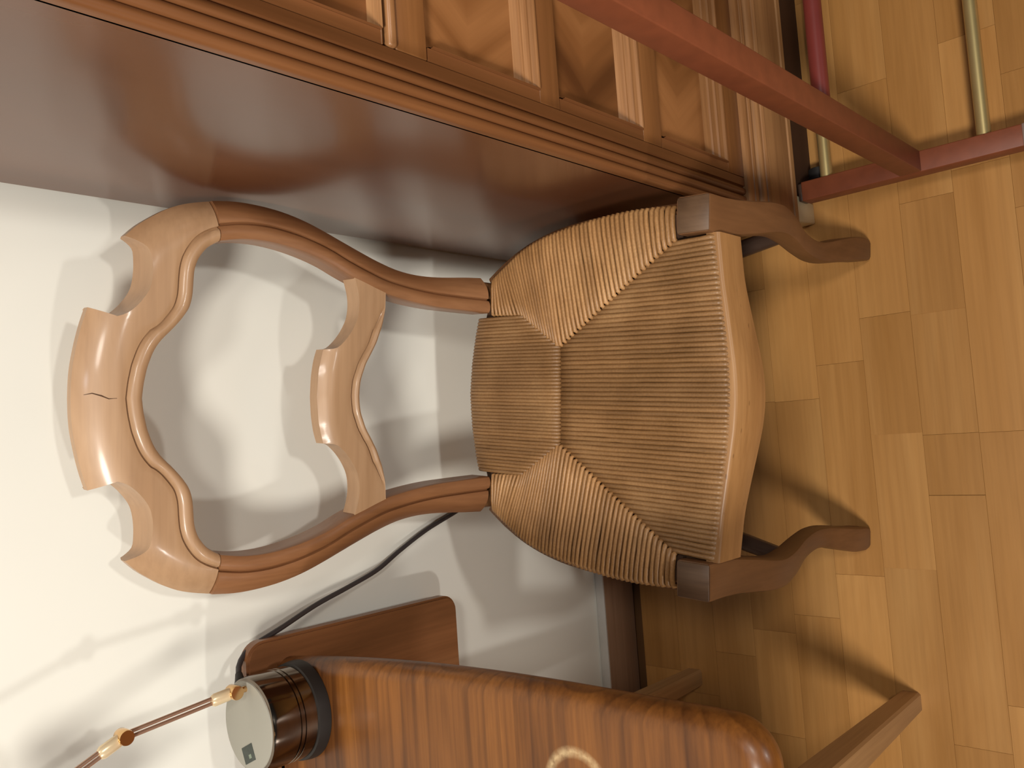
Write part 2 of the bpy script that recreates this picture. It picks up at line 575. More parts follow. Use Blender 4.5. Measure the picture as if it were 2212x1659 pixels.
# the parquet beyond the strips that can be told apart
for nm, lo, hi in (('far_parquet', (-3.2, -3.0, -0.012), (3.2, 0.4693 - 21 * ROW_W, 0.0)),
                   ('side_parquet', (-3.2, 0.4693 - 21 * ROW_W, -0.012), (-1.40, WALL_Y, -0.0006)),
                   ('side_parquet', (1.50, 0.4693 - 21 * ROW_W, -0.012), (3.2, WALL_Y, -0.0006))):
    box(nm, lo, hi, M['floor'], floor)

# ------------------------------------------------------------------ the chair
# local frame: x right, y to the wall, z up, origin on the floor between the front legs
OX, OY = -0.0145, 0.47
chair = empty('rush_seat_chair', (OX * math.cos(PHI) + OY * math.sin(PHI), -OX * math.sin(PHI) + OY * math.cos(PHI), 0), -PHI)
tag(chair, 'old brown wooden chair with open balloon back, rush seat and curved front legs', 'chair')
HS, YB, LEAN = 0.452, 0.33, 0.11
so = [[0.1571, 0.4551], [0.1556, 0.4819], [0.1533, 0.5087], [0.1518, 0.5355], [0.1524, 0.5623], [0.1562, 0.5887], [0.1637, 0.6144], [0.1731, 0.6396], [0.183, 0.6645], [0.193, 0.6894], [0.2019, 0.7147], [0.2082, 0.7407], [0.2116, 0.7674], [0.2123, 0.7941], [0.2096, 0.8208]]
si = [[0.109, 0.4528], [0.1096, 0.4796], [0.1105, 0.5064], [0.1116, 0.5332], [0.1141, 0.5599], [0.1179, 0.5864], [0.1232, 0.6127], [0.1319, 0.6381], [0.1417, 0.663], [0.1528, 0.6874], [0.1612, 0.7128], [0.1671, 0.7389], [0.1703, 0.7655], [0.1697, 0.7923], [0.165, 0.8186]]
co = [[0.2096, 0.8208], [0.2061, 0.837], [0.2013, 0.8527], [0.194, 0.8675], [0.185, 0.8813], [0.175, 0.8945], [0.1633, 0.9062]]
cn = [[0.1633, 0.9062], [0.158, 0.8968], [0.151, 0.8896], [0.1404, 0.8874], [0.1296, 0.8868], [0.1189, 0.8877], [0.1085, 0.8907], [0.0994, 0.8963], [0.0911, 0.9033], [0.0844, 0.9116], [0.0808, 0.9218], [0.0824, 0.9323], [0.0895, 0.9404]]
ct = [[0.0895, 0.9404], [0.075, 0.9449], [0.0602, 0.9486], [0.0453, 0.9516], [0.0303, 0.954], [0.0152, 0.9552], [0.0, 0.9556]]
ci = [[0.165, 0.8186], [0.1611, 0.8252], [0.1567, 0.8313], [0.1509, 0.8362], [0.1446, 0.8403], [0.1375, 0.8431], [0.1301, 0.8448], [0.1226, 0.8454], [0.115, 0.8459], [0.1074, 0.8465], [0.0999, 0.8479], [0.0927, 0.8503], [0.0862, 0.8542], [0.08, 0.8586], [0.0742, 0.8635], [0.0686, 0.8686], [0.0631, 0.8739], [0.0574, 0.8789], [0.0511, 0.8832], [0.0443, 0.8866], [0.0372, 0.8893], [0.03, 0.8917], [0.0226, 0.8933], [0.0151, 0.8948], [0.0076, 0.8958], [0.0, 0.8966]]
un = [[0.1400, 0.6569], [0.1267, 0.6529], [0.1154, 0.6508], [0.1038, 0.6509], [0.0924, 0.653], [0.0818, 0.6579], [0.0721, 0.6642], [0.0634, 0.6718], [0.0562, 0.6809], [0.0546, 0.6918]]
ut = [[0.0546, 0.6918], [0.0439, 0.6951], [0.0329, 0.6973], [0.0218, 0.6988], [0.0106, 0.6995], [0.0, 0.7]]
ul = [[0.1255, 0.6143], [0.1131, 0.6148], [0.1031, 0.6153], [0.0933, 0.6171], [0.0835, 0.6193], [0.0742, 0.6228], [0.0649, 0.6264], [0.056, 0.6311], [0.0473, 0.636], [0.0386, 0.641], [0.0292, 0.6446], [0.0198, 0.6479], [0.0101, 0.6495], [0.0, 0.6502]]


def plane_y(z):
    return YB + LEAN * (z - HS)


def seg_dist(p, poly):
    best = 9.0
    for a, b_ in zip(poly, poly[1:]):
        ab = b_ - a
        t = max(0, min(1, (p - a).dot(ab) / max(1e-12, ab.dot(ab))))
        best = min(best, (p - a - ab * t).length)
    return best


def ribbon(name, outer, inner, virt, mat, T=0.03, roll=0.017, rw=0.03, bead=0.014, bead_h=0.005, bead_fn=None, scoop=None, parent=None, back_roll=0.006):
    """a carved flat member between two outlines: rolled outer face, groove and round bead along the inner outline"""
    n = len(outer)
    virt = [Vector(v) for v in virt]
    verts, faces = [], []
    m = None
    for i in range(n):
        O, I = Vector(outer[i]), Vector(inner[i])
        w = (O - I).length
        d = (O - I) / w
        bw = bead * (bead_fn(i / (n - 1)) if bead_fn else 1.0)
        bh = bead_h * (bead_fn(i / (n - 1)) if bead_fn else 1.0)
        sec = []                       # (point, depth towards the viewer)
        sec.append((I, 0.0))
        sec.append((I, T * 0.62))
        for k in range(7):             # bead
            a = math.pi * k / 6
            u = 0.5 - 0.5 * math.cos(a)
            sec.append((I + d * (bw * u), T - bh * 0.55 + bh * math.sin(a) * (1.0 if k else 0)))
        g = bw + 0.0012
        sec.append((I + d * g, T - bh * 0.75))
        sec.append((I + d * (g + 0.0012), T - bh * 0.15))
        g += 0.0012
        rest = w - g
        for k in range(1, 12):
            t = k / 11
            p = I + d * (g + rest * t)
            dist = seg_dist(p, virt)
            q = max(0.0, 1 - dist / rw)
            dep = T - roll * q * q
            sec.append((p, dep))
        sc_ = scoop[i] if scoop else 0.0
        e_dep = sec[-1][1]
        sec.append((O + d * (0.0 + 0.35 * sc_), e_dep * 0.55))
        sec.append((O + d * sc_, 0.0 + (back_roll if not sc_ else 0)))
        sec.append((O - d * 0.004 * (0 if sc_ else 1) + d * sc_, 0.0))
        m = len(sec)
        for p, dep in sec:
            verts.append((p.x, plane_y(p.y) + (T - dep), p.y))
    for i in range(n - 1):
        for j in range(m):
            j2 = (j + 1) % m
            faces.append((i * m + j, i * m + j2, (i + 1) * m + j2, (i + 1) * m + j))
    faces.append(tuple(range(m))[::-1])
    faces.append(tuple((n - 1) * m + j for j in range(m)))
    return mesh_obj(name, verts, faces, mat, parent, sharp=0.55)


def mirror(pts):
    return [(-p[0], p[1]) for p in pts]


# back posts
for sgn in (1, -1):
    o2 = [(p[0] * sgn, p[1]) for p in spline(so, 48)]
    i2 = [(p[0] * sgn, p[1]) for p in spline(si, 48)]
    # a hair's breadth of joint under the crest rail
    o2[-1] = (o2[-1][0], o2[-1][1] - 0.0004)
    i2[-1] = (i2[-1][0], i2[-1][1] - 0.0004)
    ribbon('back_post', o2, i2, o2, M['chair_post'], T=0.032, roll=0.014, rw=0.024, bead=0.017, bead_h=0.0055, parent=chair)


def pair_path(parts_o, parts_i, counts):
    O, I = [], []
    for po, pi, c in zip(parts_o, parts_i, counts):
        a, b_ = resample(po, c), resample(pi, c)
        if O:
            a, b_ = a[1:], b_[1:]
        O += a
        I += b_
    return O, I


cos_, cns_, cts_ = spline(co, 40), spline(cn, 60), spline(ct, 40)
cis = spline(ci, 201)
ix = lambda k: int(round(k / 25 * 200))
O, I = pair_path([cos_, cns_[0:28], cns_[27:44], cns_[43:], cts_],
                 [cis[0:ix(4) + 1], cis[ix(4):ix(8) + 1], cis[ix(8):ix(13) + 1], cis[ix(13):ix(16) + 1], cis[ix(16):]],
                 [18, 16, 14, 12, 26])
nn_ = 18 + 15 + 13 + 11 + 25
scoop = []
for k in range(len(O)):
    a = 17
    b_ = 17 + 15 + 13 + 11
    if a < k < b_:
        scoop.append(0.006 * math.sin(math.pi * (k - a) / (b_ - a)) ** 0.5)
    else:
        scoop.append(0.0)
virt = [Vector(p) for p in cos_] + [Vector(p) for p in cts_]
Of = [(p.x, p.y) for p in O] + [(-p.x, p.y) for p in reversed(O[:-1])]
If = [(p.x, p.y) for p in I] + [(-p.x, p.y) for p in reversed(I[:-1])]
sf = scoop + list(reversed(scoop[:-1]))
vf = virt + [Vector((-p.x, p.y)) for p in reversed(virt)]
Of[0] = (Of[0][0], Of[0][1] + 0.0004); If[0] = (If[0][0], If[0][1] + 0.0004)
Of[-1] = (Of[-1][0], Of[-1][1] + 0.0004); If[-1] = (If[-1][0], If[-1][1] + 0.0004)
crest = ribbon('crest_rail', Of, If, vf, M['chair'], T=0.034, roll=0.019, rw=0.036, bead=0.014, bead_h=0.0055, scoop=sf, parent=chair)
# the short crack in the middle of the crest rail
crack_path = [(0.004, 0.947), (0.0055, 0.941), (0.003, 0.934), (0.0, 0.928), (0.0005, 0.921)]
cp3 = []
for x, z in crack_path:
    q = max(0.0, 1 - (0.9556 - z) / 0.036)
    cp3.append((x, plane_y(z) + 0.019 * q * q - 0.0001, z))
ck = tube('crack', cp3, [0.0002, 0.0005, 0.0007, 0.0005, 0.0002], M['seat_pad'], crest, sides=6)

# cross rail of the back
uns, uts, uls = spline(un, 40), spline(ut, 24), spline(ul, 121)
O, I = pair_path([uns, uts], [uls[0:72], uls[71:]], [26, 20])
Of = [(p.x, p.y) for p in O] + [(-p.x, p.y) for p in reversed(O[:-1])]
If = [(p.x, p.y) for p in I] + [(-p.x, p.y) for p in reversed(I[:-1])]
vt = [Vector((-0.0546, 0.6918)), Vector((-0.03, 0.6975)), Vector((0, 0.70)), Vector((0.03, 0.6975)), Vector((0.0546, 0.6918))]


def bead_fade(t):
    e = min(t, 1 - t) / 0.5
    return max(0.04, min(1.0, (e - 0.12) / 0.22)) if e > 0.12 else 0.04


ribbon('cross_rail', Of, If, vt, M['chair'], T=0.024, roll=0.010, rw=0.016, bead=0.009, bead_h=0.006, bead_fn=bead_fade, parent=chair, back_roll=0.0)

# rear legs: continue the posts down and back
for sgn in (1, -1):
    pts = [(0.132, 0.352, 0.462), (0.133, 0.354, 0.40), (0.134, 0.352, 0.30), (0.136, 0.358, 0.18), (0.140, 0.372, 0.08), (0.143, 0.386, 0.0)]
    path = spline(pts, 16)
    verts, faces = [], []
    for i, p in enumerate(path):
        t = i / 15
        hx = 0.0195 - 0.006 * t
        hy = 0.016 - 0.003 * t
        c = 0.004
        for dx, dy in ((-hx + c, -hy), (hx - c, -hy), (hx, -hy + c), (hx, hy - c), (hx - c, hy), (-hx + c, hy), (-hx, hy - c), (-hx, -hy + c)):
            verts.append((p.x * sgn + dx, p.y + dy, p.z))
    for i in range(15):
        for j in range(8):
            faces.append((i * 8 + j, i * 8 + (j + 1) % 8, (i + 1) * 8 + (j + 1) % 8, (i + 1) * 8 + j))
    faces.append(tuple(range(8)))
    faces.append(tuple(15 * 8 + j for j in range(8)))
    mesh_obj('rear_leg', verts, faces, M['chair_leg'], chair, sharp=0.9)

# front legs: square section, knee out, ankle in, foot out (offset runs diagonally forward and outward)
leg_sta = [  # z, half width, offset
    (0.4575, 0.0204, 0.0), (0.4540, 0.0208, 0.0), (0.440, 0.0208, 0.0), (0.41, 0.0208, 0.0008), (0.356, 0.0196, 0.0072), (0.322, 0.0186, 0.0118), (0.29, 0.0172, 0.0130),
    (0.248, 0.0154, 0.0085), (0.196, 0.0132, 0.0000), (0.15, 0.0132, -0.0045), (0.12, 0.0142, -0.0035), (0.092, 0.0160, 0.0010), (0.055, 0.0170, 0.0070), (0.025, 0.0168, 0.0095), (0.008, 0.0150, 0.0098), (0.0, 0.0115, 0.0095)]
sta = leg_sta[:3] + [tuple(v) for v in spline(leg_sta[2:14], 40)][1:] + leg_sta[14:]
for sgn in (1, -1):
    verts, faces = [], []
    ns = 12
    for z, h, o in sta:
        cx, cy = 0.199 + o, 0.0165 - o
        c = 0.0035 if z > 0.40 else 0.0055
        for dx, dy in ((-h + c, -h), (h - c, -h), (h - c * .3, -h + c * .3), (h, -h + c), (h, h - c), (h - c * .3, h - c * .3), (h - c, h), (-h + c, h), (-h + c * .3, h - c * .3), (-h, h - c), (-h, -h + c), (-h + c * .3, -h + c * .3)):
            verts.append(((cx + dx) * sgn, cy + dy, z))
    for i in range(len(sta) - 1):
        for j in range(ns):
            faces.append((i * ns + j, i * ns + (j + 1) % ns, (i + 1) * ns + (j + 1) % ns, (i + 1) * ns + j))
    faces.append(tuple(range(ns)))
    faces.append(tuple((len(sta) - 1) * ns + j for j in range(ns)))
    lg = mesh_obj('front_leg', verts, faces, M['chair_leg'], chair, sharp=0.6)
    # worn end grain on top of the leg block
    bmx = box_bm((sgn * 0.199 - 0.0195, -0.003, 0.4572), (sgn * 0.199 + 0.0195, 0.036, 0.4590), 0.0008, 1)
    bm_obj('block_top', bmx, M['block'], lg, sharp=0.9)
    # side stretcher under the seat
    st = spline([(sgn * 0.138, 0.35, 0.205), (sgn * 0.168, 0.2, 0.225), (sgn * 0.205, 0.008, 0.245)], 14)
    tube('side_stretcher', st, [0.0105 + 0.002 * math.sin(math.pi * i / 13) for i in range(14)], M['dark'], chair, sides=12)

# seat rails
fr_side = [[0.1594, 0.3488], [0.1781, 0.3199], [0.1936, 0.2891], [0.2047, 0.2566], [0.2123, 0.223], [0.2164, 0.1889], [0.2185, 0.1545], [0.2198, 0.12], [0.2199, 0.0856], [0.2191, 0.0380]]
for sgn in (1, -1):
    po = [(p.x * sgn, p.y) for p in spline(fr_side, 30)]
    pi_ = []
    for i, p in enumerate(po):
        a, b_ = Vector(po[max(0, i - 1)]), Vector(po[min(29, i + 1)])
        t = (b_ - a).normalized()
        nrm = Vector((t.y, -t.x))
        if nrm.x * sgn > 0:
            nrm = -nrm
        pi_.append(Vector(p) + nrm * 0.018)
    prism_path('side_rail', po, pi_, 0.398, 0.436, M['chair_leg'], chair, bevel=0.004)
bk = [(0.125, 0.349), (0.09, 0.3575), (0.045, 0.366), (0.0, 0.369), (-0.045, 0.366), (-0.09, 0.3575), (-0.125, 0.349)]
bo = [tuple(v) for v in spline(bk, 26)]
prism_path('back_rail', bo, [(p[0], p[1] - 0.018) for p in bo], 0.398, 0.436, M['chair_leg'], chair, bevel=0.004)
fr = [[0.1786, -0.0083], [0.153, -0.011], [0.1281, -0.0136], [0.1035, -0.0173], [0.0788, -0.021], [0.0541, -0.0247], [0.0294, -0.028], [0.0, -0.0295]]
fr_full = fr + [[-p[0], p[1]] for p in reversed(fr[:-1])]
fo = [tuple(v) for v in spline(fr_full, 50)]
zb = [0.395 - 0.017 * (0.5 + 0.5 * math.cos(math.pi * min(1, abs(p[0]) / 0.15))) for p in fo]
prism_path('front_rail', fo, [(p[0], p[1] + 0.0155) for p in fo], zb, 0.4465, M['chair_rail'], chair, bevel=0.0035)

# rush seat: a dark core and the cords laid over it
side_o = [[0.1501, 0.3305], [0.1679, 0.3023], [0.1846, 0.2736], [0.1954, 0.2422], [0.2021, 0.2097], [0.2069, 0.1767], [0.2102, 0.1436], [0.2117, 0.1103], [0.211, 0.077], [0.2084, 0.0410]]
side_c = spline(side_o, 60)
front_e = spline([(0.1793, 0.003), (0.1545, -0.0003), (0.1296, -0.0037), (0.1048, -0.0069), (0.08, -0.0101), (0.0551, -0.0133), (0.0302, -0.0154), (0.0, -0.0166)], 40)
back_e = spline([(0.1105, 0.3495), (0.09, 0.3555), (0.045, 0.3645), (0.0, 0.3685)], 30)
core = [(p.x - 0.004, p.y) for p in side_c] + [(0.178, 0.040)] + [(p.x, p.y + 0.006) for p in front_e]
half = [(p.x, p.y - 0.004) for p in reversed(back_e)] + core
full = half + [(-x, y) for x, y in reversed(half[1:-1])]
cverts = [(x, y, 0.4405) for x, y in full] + [(x, y, 0.424) for x, y in full]
k = len(full)
cf = [tuple(range(k)), tuple(range(k, 2 * k))[::-1]] + [(i, (i + 1) % k, k + (i + 1) % k, k + i) for i in range(k)]
seat = mesh_obj('rush_seat', cverts, cf, M['seat_pad'], chair, smooth=False)


def interp_poly(poly, t):
    r = resample(poly, 400)
    return r[max(0, min(399, int(round(t * 399))))]


def yx(poly, x):
    """y on a curve (Vectors, x monotone) at x"""
    for a, b_ in zip(poly, poly[1:]):
        lo, hi = min(a.x, b_.x), max(a.x, b_.x)
        if lo <= x <= hi and hi > lo:
            return a.y + (b_.y - a.y) * (x - a.x) / (b_.x - a.x)
    return poly[0].y if abs(x - poly[0].x) < abs(x - poly[-1].x) else poly[-1].y


APEX = Vector((0.0614, 0.2111))
BC = Vector((0.1046, 0.2743))
BB = Vector((0.1075, 0.3290))
FC = Vector((0.1775, 0.0430))
cord_r = random.Random(11)


def cord(outer, inner, r, odir, zo=0.4525, zi=0.4525, dip=0.0, mat='rush'):
    """one cord from the rail (rolling over it) to where it dives under its neighbours"""
    O, I = Vector(outer), Vector(inner)
    d = Vector(odir).normalized()
    pts = [(O.x + d.x * 0.0030, O.y + d.y * 0.0030, zo - 0.013), (O.x + d.x * 0.0026, O.y + d.y * 0.0026, zo - 0.006), (O.x, O.y, zo - 0.0018 - r)]
    L = (I - O).length
    nmid = max(3, int(L / 0.022))
    side = Vector((-(I - O).y, (I - O).x)).normalized() if L > 0 else Vector((0, 0))
    for j in range(1, nmid + 1):
        t = j / (nmid + 1)
        w = cord_r.uniform(-1, 1) * r * 0.08
        p = O.lerp(I, t) + side * w
        z = zo + (zi - zo) * t - r + dip * math.sin(math.pi * t) + cord_r.uniform(-1, 1) * r * 0.05
        pts.append((p.x, p.y, z))
    e = (I - O).normalized() if L > 0 else d
    pts.append((I.x, I.y, zi - r - 0.0008))
    pts.append((I.x + e.x * 0.002, I.y + e.y * 0.002, zi - r - 0.007))
    rad = [r * cord_r.uniform(0.94, 1.06) for _ in pts]
    v, f = tube_data(pts, rad, 8)
    mesh_obj('rush_cord', v, f, M[mat], seat, sharp=None)


# side panels
NS = 50
bound = [BB, BC, APEX, FC]
for sgn in (1, -1):
    for i in range(NS):
        t = (i + 0.5) / NS
        if t < 0.16:
            inn = BB.lerp(BC, t / 0.16)
        elif t < 0.42:
            inn = BC.lerp(APEX, (t - 0.16) / 0.26)
        else:
            u = (t - 0.42) / 0.58
            inn = APEX.lerp(FC, u)
        # outer end: closer together towards the back
        s = t ** 1.22
        s = 0.012 + s * 0.975
        out = interp_poly(side_c, s)
        a, b_ = interp_poly(side_c, max(0, s - 0.02)), interp_poly(side_c, min(1, s + 0.02))
        tg = (b_ - a).normalized()
        od = Vector((-tg.y, tg.x))
        if od.x < 0:
            od = -od
        r = 0.00235 + 0.0007 * t
        zi = 0.4545 if 0.1 < t < 0.95 else 0.4535
        cord((out.x * sgn, out.y), (inn.x * sgn, inn.y), r, (od.x * sgn, od.y), 0.4525, zi, 0.0)
# front panel
NF = 64
for i in range(NF):
    x = -0.1765 + 0.353 * (i + 0.5) / NF
    ax = abs(x)
    yo = yx(front_e, ax)
    xi = x * 0.985
    axi = abs(xi)
    if axi <= APEX.x:
        yi = 0.2095
    else:
        yi = APEX.y + (FC.y - APEX.y) * (axi - APEX.x) / (FC.x - APEX.x) - 0.001
    zi = 0.4515 if axi <= APEX.x else 0.4525
    cord((x, yo), (xi, yi), 0.00305, (0, -1), 0.4515, zi - 0.002, -0.0015, 'rush_worn')
# back panel
NB = 46
for i in range(NB):
    x = -0.1035 + 0.207 * (i + 0.5) / NB
    ax = abs(x)
    yo = yx(back_e, ax)
    if ax <= APEX.x:
        yi = 0.2135
    else:
        yi = APEX.y + (BC.y - APEX.y) * (ax - APEX.x) / (BC.x - APEX.x) + 0.001
    cord((x, yo), (x, yi), 0.00255, (0, 1), 0.4515, 0.4545, 0.0, 'rush_worn')

# ------------------------------------------------------------------ the chest of drawers with its polished side
CX0, CX1, CYF, CYB, CZ0, CZ1 = 0.2863, 1.20, 0.529, 0.9125, 0.060, 1.42
cab = empty('chest_of_drawers', (CX0, CYF, 0))
tag(cab, 'tall glossy walnut chest with chevron veneered drawers and reeded corner, standing right of the chair', 'chest of drawers')


def cbox(name, lo, hi, mat, parent=cab, bevel=0.0, origin=None):
    """box in room coordinates, stored relative to the chest (or around its own origin)"""
    off = Vector((CX0, CYF, 0))
    if origin is None:
        lo2, hi2 = Vector(lo) - off, Vector(hi) - off
        o = box(name, lo2, hi2, mat, parent, bevel)
    else:
        lo2, hi2 = Vector(lo) - Vector(origin), Vector(hi) - Vector(origin)
        o = box(name, lo2, hi2, mat, parent, bevel)
        base = Vector(origin) - off
        o.location = base if parent == cab else base - parent.location
    return o


cbox('side_panel', (CX0, CYF + 0.010, CZ0), (CX0 + 0.02, CYB, CZ1), M['cab_side'])
cbox('side_panel', (CX1 - 0.02, CYF + 0.010, CZ0), (CX1, CYB, CZ1), M['cab_side'])
cbox('back_board', (CX0 + 0.02, CYB - 0.012, CZ0), (CX1 - 0.02, CYB, CZ1), M['cab_v'])
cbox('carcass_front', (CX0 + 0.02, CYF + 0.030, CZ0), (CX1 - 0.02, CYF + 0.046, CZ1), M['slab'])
cbox('top_board', (CX0 - 0.02, CYF - 0.025, CZ1), (CX1 + 0.02, CYB, CZ1 + 0.03), M['cab'], bevel=0.006)
cbox('base_board', (CX0 + 0.02, CYF + 0.046, CZ0), (CX1 - 0.02, CYB - 0.012, CZ0 + 0.018), M['cab'])

cbox('plinth_shade_board', (CX0 + 0.050, CYF - 0.0085, 0.0), (CX1 - 0.05, CYF + 0.006, CZ0 + 0.002), M['slab_dark'])  # dark board added to stand in for the shade beneath the plinth
# reeded corner pilasters: three half-round reeds and a flat
PW = 0.046


def pilaster(x0, sgn):
    # profile across the front, from the outer corner inwards: (offset, depth towards the viewer)
    prof = [(0.0, -0.012), (0.0, -0.006)]
    x = 0.0
    for wreed in (0.0105, 0.0105, 0.0105):
        for k in range(7):
            a = math.pi * k / 6
            prof.append((x + wreed * (0.5 - 0.5 * math.cos(a)), -0.004 + 0.0048 * math.sin(a)))
        x += wreed + 0.0008
    prof += [(x + 0.0006, -0.003), (x + 0.0012, -0.0005), (PW, -0.0005), (PW, -0.012)]
    verts, faces = [], []
    m = len(prof)
    for z in (0.204, CZ1):
        for ox_, d in prof:
            verts.append((x0 - CX0 + sgn * ox_, -d, z))
    for j in range(m):
        j2 = (j + 1) % m
        faces.append((j, j2, m + j2, m + j))
    faces.append(tuple(range(m)))
    faces.append(tuple(range(m, 2 * m)))
    mesh_obj('reeded_pilaster', verts, faces, M['cab_v'], cab, sharp=0.8)


pilaster(CX0, 1)
pilaster(CX1, -1)
DX0, DX1 = CX0 + PW + 0.0008, CX1 - PW - 0.0008


def drawer(name, z0, z1, rail, mould, panel_mat, top_gap=0.004, part='drawer'):
    """z0..z1 drawer front; rail: height of the plain rail below; mould: height of the stepped moulding above it"""
    zt = z1 - top_gap
    ox_ = (DX0 + DX1) / 2
    d = empty(part)
    d.parent = cab
    d.location = (ox_ - CX0, 0, (z0 + zt) / 2)
    base = Vector((ox_, CYF, (z0 + zt) / 2))
    w = (DX1 - DX0) / 2
    lb = 0.012                                     # side border
    # frame: rail below, borders left and right
    cbox('rail', (DX0, CYF, z0), (DX1, CYF + 0.024, z0 + rail), M['cab'], d, bevel=0.0008, origin=base)
    for a, b_ in ((DX0, DX0 + lb), (DX1 - lb, DX1)):
        cbox('stile', (a, CYF + 0.0002, z0 + rail), (b_, CYF + 0.024, z1 - 0.0008), M['cab_v'], d, origin=base)
    # panel
    pz0 = z0 + rail
    org = (DX0 + 0.12, CYF + 0.016, (pz0 + mould + zt) / 2)
    p = box('veneer_panel', Vector((DX0 + lb, CYF + 0.012, pz0)) - Vector(org), Vector((DX1 - lb, CYF + 0.024, zt)) - Vector(org), panel_mat, d)
    p.location = Vector(org) - base
    # stepped moulding along the foot of the panel: beads climbing from the rail back to the panel
    prof = [(-0.0, 0.0), (0.0035, 0.10), (0.0035, 0.18), (0.0005, 0.24), (-0.0010, 0.36), (-0.0008, 0.46), (-0.0032, 0.50), (-0.0052, 0.62), (-0.0052, 0.70), (-0.0075, 0.74), (-0.0095, 0.88), (-0.0120, 1.0)]
    verts, faces = [], []
    m = len(prof)
    # returns: along the foot and up the left and right borders with a mitre
    mw = mould * 0.2
    for xx in (DX0 + lb, DX1 - lb):
        for dep, t in prof:
            s_ = 1 if xx == DX0 + lb else -1
            verts.append((xx - base.x + s_ * t * mw, -dep, pz0 + t * mould - base.z))
    for j in range(m - 1):
        faces.append((j, j + 1, m + j + 1, m + j))
    mesh_obj('panel_moulding', verts, faces, M['moulding'], d, sharp=0.5)
    for s_, xx in ((1, DX0 + lb), (-1, DX1 - lb)):
        verts, faces = [], []
        for dep, t in prof:
            verts.append((xx - base.x + s_ * t * mw, -dep, pz0 + t * mould - base.z))
        for dep, t in prof:
            verts.append((xx - base.x + s_ * t * mw, -dep, zt - base.z))
        for j in range(m - 1):
            faces.append((j, j + 1, m + j + 1, m + j))
        mesh_obj('panel_moulding', verts, faces, M['cab_v'], d, sharp=0.5)
    return d


drawer('d', 0.204, 0.406, 0.043, 0.036, M['chevron'], 0.003)
drawer('d', 0.406, 0.5965, 0.039, 0.030, M['chevron'], 0.0045)
drawer('d', 0.5965, 0.777, 0.031, 0.024, M['chevron'], 0.004)
cbox('dividing_rail', (DX0, CYF, 0.7775), (DX1, CYF + 0.024, 0.812), M['cab'], bevel=0.001)
cbox('dividing_bead', (DX0, CYF - 0.003, 0.812), (DX1, CYF + 0.022, 0.8215), M['moulding'], bevel=0.003)
fd = drawer('d', 0.826, CZ1 - 0.03, 0.002, 0.004, M['figured'], 0.004, part='fall_front')


def moulding_strip(name, prof, mat):
    """a horizontal moulding: profile (height, projection) across the chest's front"""
    verts, faces = [], []
    m = len(prof)
    for xx in (0.0, CX1 - CX0):
        for z, d in prof:
            verts.append((xx, -d, z))
    for j in range(m):
        j2 = (j + 1) % m
        faces.append((j, j2, m + j2, m + j))
    faces.append(tuple(range(m)))
    faces.append(tuple(range(m, 2 * m)))
    mesh_obj(name, verts, faces, mat, cab, sharp=0.6)


moulding_strip('base_moulding', [(0.204, -0.02), (0.204, 0.0), (0.2035, 0.0035), (0.200, 0.006), (0.195, 0.0068), (0.190, 0.0060), (0.1885, 0.004), (0.1875, 0.0065), (0.184, 0.008), (0.180, 0.0070), (0.178, 0.004), (0.178, -0.02)], M['moulding'])
moulding_strip('cove', [(0.178, -0.02), (0.178, 0.002), (0.173, -0.001), (0.168, 0.001), (0.168, -0.02)], M['cab'])
moulding_strip('base_moulding', [(0.168, -0.02), (0.168, 0.003), (0.166, 0.0065), (0.162, 0.0085), (0.157, 0.0085), (0.1545, 0.006), (0.1535, 0.009), (0.150, 0.011), (0.147, 0.010), (0.146, 0.007), (0.146, -0.02)], M['moulding'])
moulding_strip('plinth', [(0.146, -0.02), (0.146, 0.0075), (0.143, 0.0095), (0.080, 0.0105), (0.078, 0.0085), (0.076, 0.0115), (0.068, 0.0125), (0.064, 0.010), (0.060, 0.0085), (0.060, -0.02)], M['cab_base'])
for nm, x0, y0 in (('foot', 0.291, 0.5205), ('foot', 1.155, 0.5205), ('foot', 0.292, 0.86), ('foot', 1.14, 0.86)):
    off = Vector((CX0, CYF, 0))
    bmx = box_bm((0, 0, 0), (0.040, 0.040, 0.060), 0.003, 2)
    for v in bmx.verts:
        v.co += Vector((x0, y0, 0)) - off
        if v.co.z < 0.01:
            v.co.x += 0.004 * (1 if v.co.x > x0 - CX0 + 0.02 else -1) * -1
    f_ = bm_obj(nm, bmx, M['pale'], cab, sharp=0.9)
    f_['label'] = 'pale wooden foot under the plinth'

# ------------------------------------------------------------------ the writing table
table = empty('writing_table', (-0.68, 0.585, 0))
tag(table, 'brown pine table with rounded edges and a white ring stain, left of the chair', 'table')
TO = Vector((-0.68, 0.585, 0))
TX0, TX1, TY0, TY1, TZ, TR = -1.16, -0.2022, 0.2845, 0.897, 0.740, 0.0175


def rounded_rect(x0, x1, y0, y1, r, seg=10):
    pts = []
    for cx, cy, a0 in ((x1 - r, y0 + r, -90), (x1 - r, y1 - 0.004, 0), (x0 + r, y1 - 0.004, 90), (x0 + r, y0 + r, 180)):
        rad = r if cy < y1 - 0.01 else 0.004
        cxx = cx if rad == r else (x1 - 0.004 if a0 == 0 else x0 + 0.004)
        for k in range(seg + 1):
            a = math.radians(a0 + 90 * k / seg)
            pts.append((cxx + rad * math.cos(a), cy + rad * math.sin(a)))
    return pts


plan = rounded_rect(TX0, TX1, TY0, TY1, 0.034)
